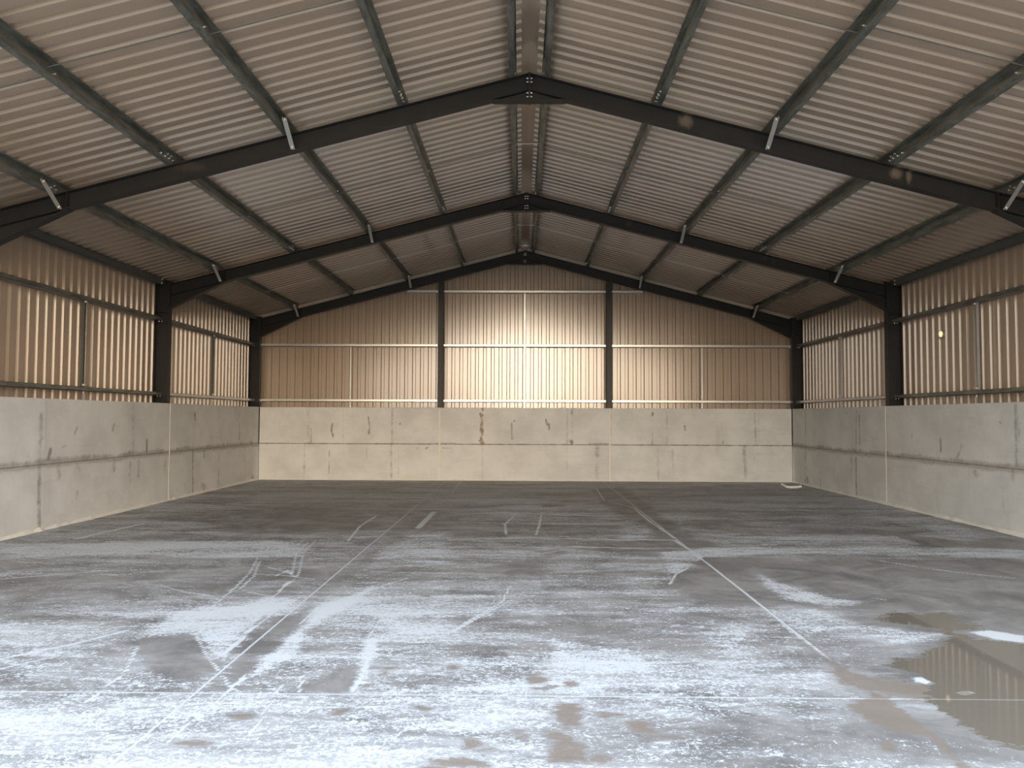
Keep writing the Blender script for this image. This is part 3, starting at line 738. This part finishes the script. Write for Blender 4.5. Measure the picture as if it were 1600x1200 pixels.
# knee braces from purlin to rafter bottom flange
for bi, (y0, y1, bname) in enumerate(BAYS):
    yf, fname = FR[bi]
    for s, side in ((-1, 'left'), (1, 'right')):
        for li in (2, 4):
            x = PUR[li] - .055
            a = Vector((s * x, yf - .43, zr(x) + .045)); c = Vector((s * x, yf - .070, zr(x) - .205))
            d = (c - a).normalized(); up = Vector((0, -d.z, d.y)).normalized()
            if up.z > 0: up = -up
            wx = Vector((s, 0, 0))
            mb = MB()
            mb.quadprism([a - wx * .027, a + wx * .027, a + wx * .027 - up * .005, a - wx * .027 - up * .005], c - a)
            mb.quadprism([a + wx * .022 - up * .005, a + wx * .027 - up * .005, a + wx * .027 - up * .04, a + wx * .022 - up * .04], c - a)
            org = tuple(c)
            o = thing('knee_brace', mb, M['zinc'], org, 'bright zinc brace %s on the %s rafter, %s' % ('near the eaves' if li == 4 else 'halfway down', side, fname), 'brace', 'short zinc braces on the rafters')
            bolt(o, c - d * .03 + up * .0, up, .9); bolt(o, a + d * .03, up, .9)
# sag rods between purlins
SAGY = [6.75, 11.75, 16.75]
GAPN = ['just below the ridge', 'second from the ridge', 'third from the ridge', 'fourth from the ridge']
for bi, ys_ in enumerate(SAGY):
    for s, side in ((-1, 'left'), (1, 'right')):
        for g in range(4):
            yy = ys_ + (.09 if g % 2 else -.04)
            a = slope_pt(s, PUR[g], -.03, .055); c = slope_pt(s, PUR[g + 1], .03, .055)
            mb = MB(); mb.cyl((a[0], yy, a[1]), (c[0], yy, c[1]), .0055, 8)
            o = thing('sag_rod', mb, M['zinc'] if bi == 2 else M['eave'], (a[0], yy, a[1]), 'thin sag rod, %s slope, %s, %s' % (side, GAPN[g], BAYS[bi][2]), 'rod', 'thin sag rods across the roof')  # rear rods lighter, others darker: light and shade put into the material
            for q in (a, c):
                mb = MB(); dd = Vector((c[0] - a[0], 0, c[1] - a[1])).normalized() * .014
                v = Vector((q[0], yy, q[1])); v = v + (dd * 1.6 if q is a else -dd * 1.6)
                mb.cyl(v - dd * .5, v + dd * .5, .012, 6); part('nut', mb, M['bolt'], o)
    mb = MB(); xx = PUR[0] - .005
    z = zr(xx) + .055; yy = ys_ - .1
    mb.cyl((-xx, yy, z), (xx, yy, z), .005, 8)
    thing('ridge_tie', mb, M['zinc'], (0, yy, z), 'short thin tie rod between the two ridge purlins %s' % BAYS[bi][2], 'rod', 'ridge tie rods')
# eave beams
for bi, (y0, y1, bname) in enumerate(BAYS):
    for s, side in ((-1, 'left'), (1, 'right')):
        mb = MB(); x0 = 6.775; z0, z1 = 4.005, 4.135
        ya, yb = (y0 + .05 if bi == 0 else y0 + .085), (Y3 - .085 if bi == 2 else y1 - .085)
        mb.box((s * x0, ya, z0), (s * (x0 + .005), yb, z1)); mb.box((s * x0, ya, z0), (s * (x0 + .07), yb, z0 + .005)); mb.box((s * x0, ya, z1 - .005), (s * (x0 + .07), yb, z1))
        mb.box((s * (x0 + .065), ya, z0), (s * (x0 + .07), yb, z0 + .02))
        o = thing('eave_beam', mb, M['eave'], (s * x0, ya, z0), 'dark grey eave beam along the top of the %s wall %s' % (side, bname), 'beam', 'dark eave beams')
        for dz in (.03, .10):
            bolt(o, (s * x0, yb - .05, z0 + dz), (-s, 0, 0), 1.0)
        mb = MB(); mb.box((s * (x0 + .006), yb - .10, z0 + .02), (s * (x0 + .012), yb + .08, z1 - .02)); part('end_cleat', mb, M['eave'], o)

# ------------------------------------------------------------------ SHEETING RAILS
def rail_side(s, y0, y1, z, label, mat='galv'):
    xi = 6.775; xo = CLX - .002
    mb = MB()
    mb.box((s * xi, y0, z - .004), (s * xo, y1, z + .0))                                  # web, lies flat
    mb.box((s * xi, y0, z - .004), (s * (xi + .004), y1, z + .056))                        # inner flange up
    mb.box((s * (xo - .004), y0, z), (s * xo, y1, z + .056))                               # outer flange
    mb.box((s * xi, y0, z + .052), (s * (xi + .016), y1, z + .056))
    return thing('sheeting_rail', mb, M[mat], (s * xi, y0, z), label, 'rail', 'galvanised rails behind the cladding')
for bi, (y0, y1, bname) in enumerate(BAYS):
    for s, side in ((-1, 'left'), (1, 'right')):
        for zi, z in enumerate((GZ[0], GZ[1])):
            ya, yb = (y0 + .05 if bi == 0 else y0 + .015), (Y3 - .015 if bi == 2 else y1 - .015)
            o = rail_side(s, ya, yb, z, '%s galvanised rail along the %s wall cladding %s' % (('lower', 'upper')[zi], side, bname), 'zinc' if bi == 2 and zi == 0 else 'galv')  # rear lower rail in lighter zinc: reflected light put into the material
            for k in (0, 1):
                bolt(o, (s * (6.80 + .05 * k), yb - .035, z - .004), (0, 0, -1), .8)
            mb = MB(); mb.box((s * 6.785, yb - .06, z - .012), (s * 6.90, yb + .0, z - .004)); part('rail_cleat', mb, M['dark'], o)
        # vertical strut at mid bay tying the rails together
        ym = (y0 + y1) / 2 + (-.05 if bi < 2 else -.2)
        if bi == 0: continue
        xi = 6.80
        mb = MB(); wd = .036 if s < 0 else .06
        mb.box((s * xi, ym - wd / 2, GZ[0] + .058), (s * (xi + .004), ym + wd / 2, GZ[1] - .008)); mb.box((s * xi, ym - wd / 2, GZ[0] + .058), (s * (xi + .045), ym - wd / 2 + .004, GZ[1] - .008))
        o = thing('rail_strut', mb, M['zinc'] if s > 0 else M['eave'], (s * xi, ym, GZ[0]), 'upright angle strut between the two rails of the %s wall %s' % (side, bname), 'strut', 'upright struts between wall rails')
        for z in (GZ[1] - .03, GZ[0] + .085):
            mb = MB(); mb.box((s * (xi - .012), ym - .045, z - .016), (s * (xi - .0005), ym + .045, z + .016)); cl = part('bracket', mb, M['zinc'], o)
            bolt(o, (s * (xi - .012), ym - .02, z), (-s, 0, 0), .8)
        mb = MB(); mb.box((s * xi, ym - .02, HC - .04), (s * (xi + .004), ym + .02, GZ[0] - .006))
        o2 = thing('strut_foot', mb, M['zinc'], (s * xi, ym, HC), 'short zinc strip from concrete to lower rail at mid %s wall %s' % (side, bname), 'strip', 'short strips below the wall rails')
        bolt(o2, (s * xi, ym, GZ[0] - .04), (-s, 0, 0), 1.0)
# gable rails
def rail_back(x0, x1, z, label):
    yi = 19.285; yo = CLY - .002
    mb = MB()
    mb.box((x0, yi, z - .004), (x1, yo, z)); mb.box((x0, yi, z - .004), (x1, yi + .004, z + .056)); mb.box((x0, yo - .004, z), (x1, yo, z + .056))
    mb.box((x0, yi, z + .052), (x1, yi + .016, z + .056))
    o = thing('sheeting_rail', mb, M['zinc'], (x0, yi, z), label, 'rail', 'galvanised rails behind the cladding')  # brighter zinc paints in the light on rails facing the opening
    for x in (x0 + .04, x1 - .04): bolt(o, (x, yi + .03, z - .004), (0, 0, -1), .7)
    return o
for zi, z in enumerate(GZ[:2]):
    nm = ('lowest', 'middle')[zi]
    for x0, x1, w in ((-COLX0 - .03, -XP - .06, 'left'), (-XP + .06, XP - .06, 'centre'), (XP + .06, COLX0 + .03, 'right')):
        rail_back(x0, x1, z, 'bright %s rail across the %s panel of the back gable' % (nm, w))
rail_back(-XP + .06, XP - .06, GZ[2], 'bright top rail between the two posts of the back gable')
rail_back(-2.97, -XP - .06, GZ[2], 'short bright top rail stub left of the left gable post')
rail_back(XP + .06, 2.97, GZ[2], 'short bright top rail stub right of the right gable post')
# gable struts
def strut(x, z0, z1, w, label):
    mb = MB(); y = 19.31
    mb.box((x - w / 2, y, z0), (x + w / 2, y + .004, z1)); mb.box((x - w / 2, y, z0), (x - w / 2 + .004, y + .04, z1))
    o = thing('rail_strut', mb, M['zinc'], (x, y, z0), label, 'strut', 'upright struts between gable rails')
    bolt(o, (x, y, z0 + .05), (0, -1, 0), .7); return o
for x, w, nm in ((0.0, .045, 'centre'), (-4.40, .028, 'left'), (4.45, .028, 'right')):
    strut(x, GZ[0] + .058, GZ[1] - .006, w, 'upright strut between lowest and middle rails in the %s of the back gable' % nm)
    strut(x, HC - .03, GZ[0] - .006, w, 'very short strut from concrete to lowest rail in the %s of the back gable' % nm)
strut(0.0, GZ[1] + .058, GZ[2] - .006, .045, 'upright strut between middle and top rails in the centre of the back gable')
# gable posts
for x, side in ((-XP, 'left'), (XP, 'right')):
    zt = 4.985
    mb = MB(); y0, y1 = 19.110, 19.282
    mb.box((x - .066, y0, 0), (x + .066, y0 + .010, zt)); mb.box((x - .066, y1 - .010, 0), (x + .066, y1, zt - .01)); mb.box((x - .004, y0 + .010, 0), (x + .004, y1 - .010, zt - .01))
    o = thing('gable_post', mb, M['dark'], (x, y0, 0), 'dark steel post standing %s of centre against the back gable' % side, 'post', 'dark gable posts')
    for z in GZ:
        mb = MB(); mb.box((x - .058, y0 + .1725, z - .02), (x + .058, y0 + .178, z + .06)); part('rail_cleat', mb, M['dark'], o)

# ------------------------------------------------------------------ SMALL THINGS
ly, lz = on_x(1473, 522, CLX)  # small zinc disc with an emissive dome; its real nature is unknown
mb = MB(); mb.cyl((CLX + .0, ly, lz), (CLX - .03, ly, lz), .062, 20)
lamp = thing('wall_lamp', mb, M['zinc'], (CLX, ly, lz), 'small round glowing disc on the right wall cladding', 'lamp', bevel=.004)
bm = bmesh.new(); bmesh.ops.create_uvsphere(bm, u_segments=20, v_segments=12, radius=.048)
for v in bm.verts: v.co.x *= .62
me = bpy.data.meshes.new('lens'); bm.to_mesh(me); bm.free()
for pl in me.polygons: pl.use_smooth = True
link('lens', me, M['lens'], lamp, loc=(-.036, 0, 0), label='warm glowing dome')
mb = MB()
mb.box((CLX - .070, ly - .004, lz - .055), (CLX - .064, ly + .004, lz + .055)); mb.box((CLX - .070, ly - .004, lz + .05), (CLX - .028, ly + .004, lz + .056)); mb.box((CLX - .070, ly - .004, lz - .056), (CLX - .028, ly + .004, lz - .05))
part('guard', mb, M['zinc'], lamp)
lp = [on_floor(*q) for q in ((1222, 758.5), (1226, 761), (1231, 763), (1238, 763.2), (1246, 762.8), (1251, 761.8))]
lo = link('plastic_loop', tube([(x, y, .028) for x, y in lp], .028, 10), M['plastic'],
          label='thin white curved pipe lying on the floor near the right back corner', cat='pipe')

# ------------------------------------------------------------------ SKY
w = bpy.data.worlds.new('evening_sky'); S.world = w; w.use_nodes = True
t = NT(w.node_tree); bg = t.n['Background']
tc = t.add('ShaderNodeTexCoord'); d = tc.outputs['Generated']; xyz = t.sep(d)
rp = t.add('ShaderNodeValToRGB'); t.put(rp.inputs[0], t.math('ADD', t.math('MULTIPLY', xyz[2], .5), .5))
els = rp.color_ramp.elements
els[0].position = 0.0; els[0].color = (.06, .055, .05, 1)
els[1].position = 1.0; els[1].color = (.58, .73, .93, 1)
for ps, c in ((.49, (.10, .085, .07)), (.503, (1.25, 1.0, .74)), (.53, (1.25, 1.06, .86)), (.59, (1.25, 1.18, 1.06)), (.72, (1.02, 1.08, 1.12))):
    e = els.new(ps); e.color = (*c, 1)
sky = rp.outputs[0]
for gdir, pw, colr in (((0.005, -0.998, 0.055), 260.0, (6.0, 5.0, 3.8)), ((0.33, -0.94, 0.05), 14.0, (1.0, .66, .34))):
    g = t.math('MAXIMUM', t.vmath('DOT_PRODUCT', d, tuple(Vector(gdir).normalized())), 0.0)
    g = t.math('MULTIPLY', t.math('POWER', g, pw), t.step(xyz[2], -.01, .01))
    sky = t.mix(g, sky, colr, 'ADD')
t.put(bg.inputs[0], sky); bg.inputs[1].default_value = 1.9

S.view_settings.view_transform = 'Standard'; S.view_settings.look = 'None'
S.view_settings.exposure = 1.12; S.view_settings.gamma = 1.0; S.view_settings.use_curve_mapping = False
S.cycles.use_denoising = True
S.cycles.max_bounces = 10; S.cycles.diffuse_bounces = 6
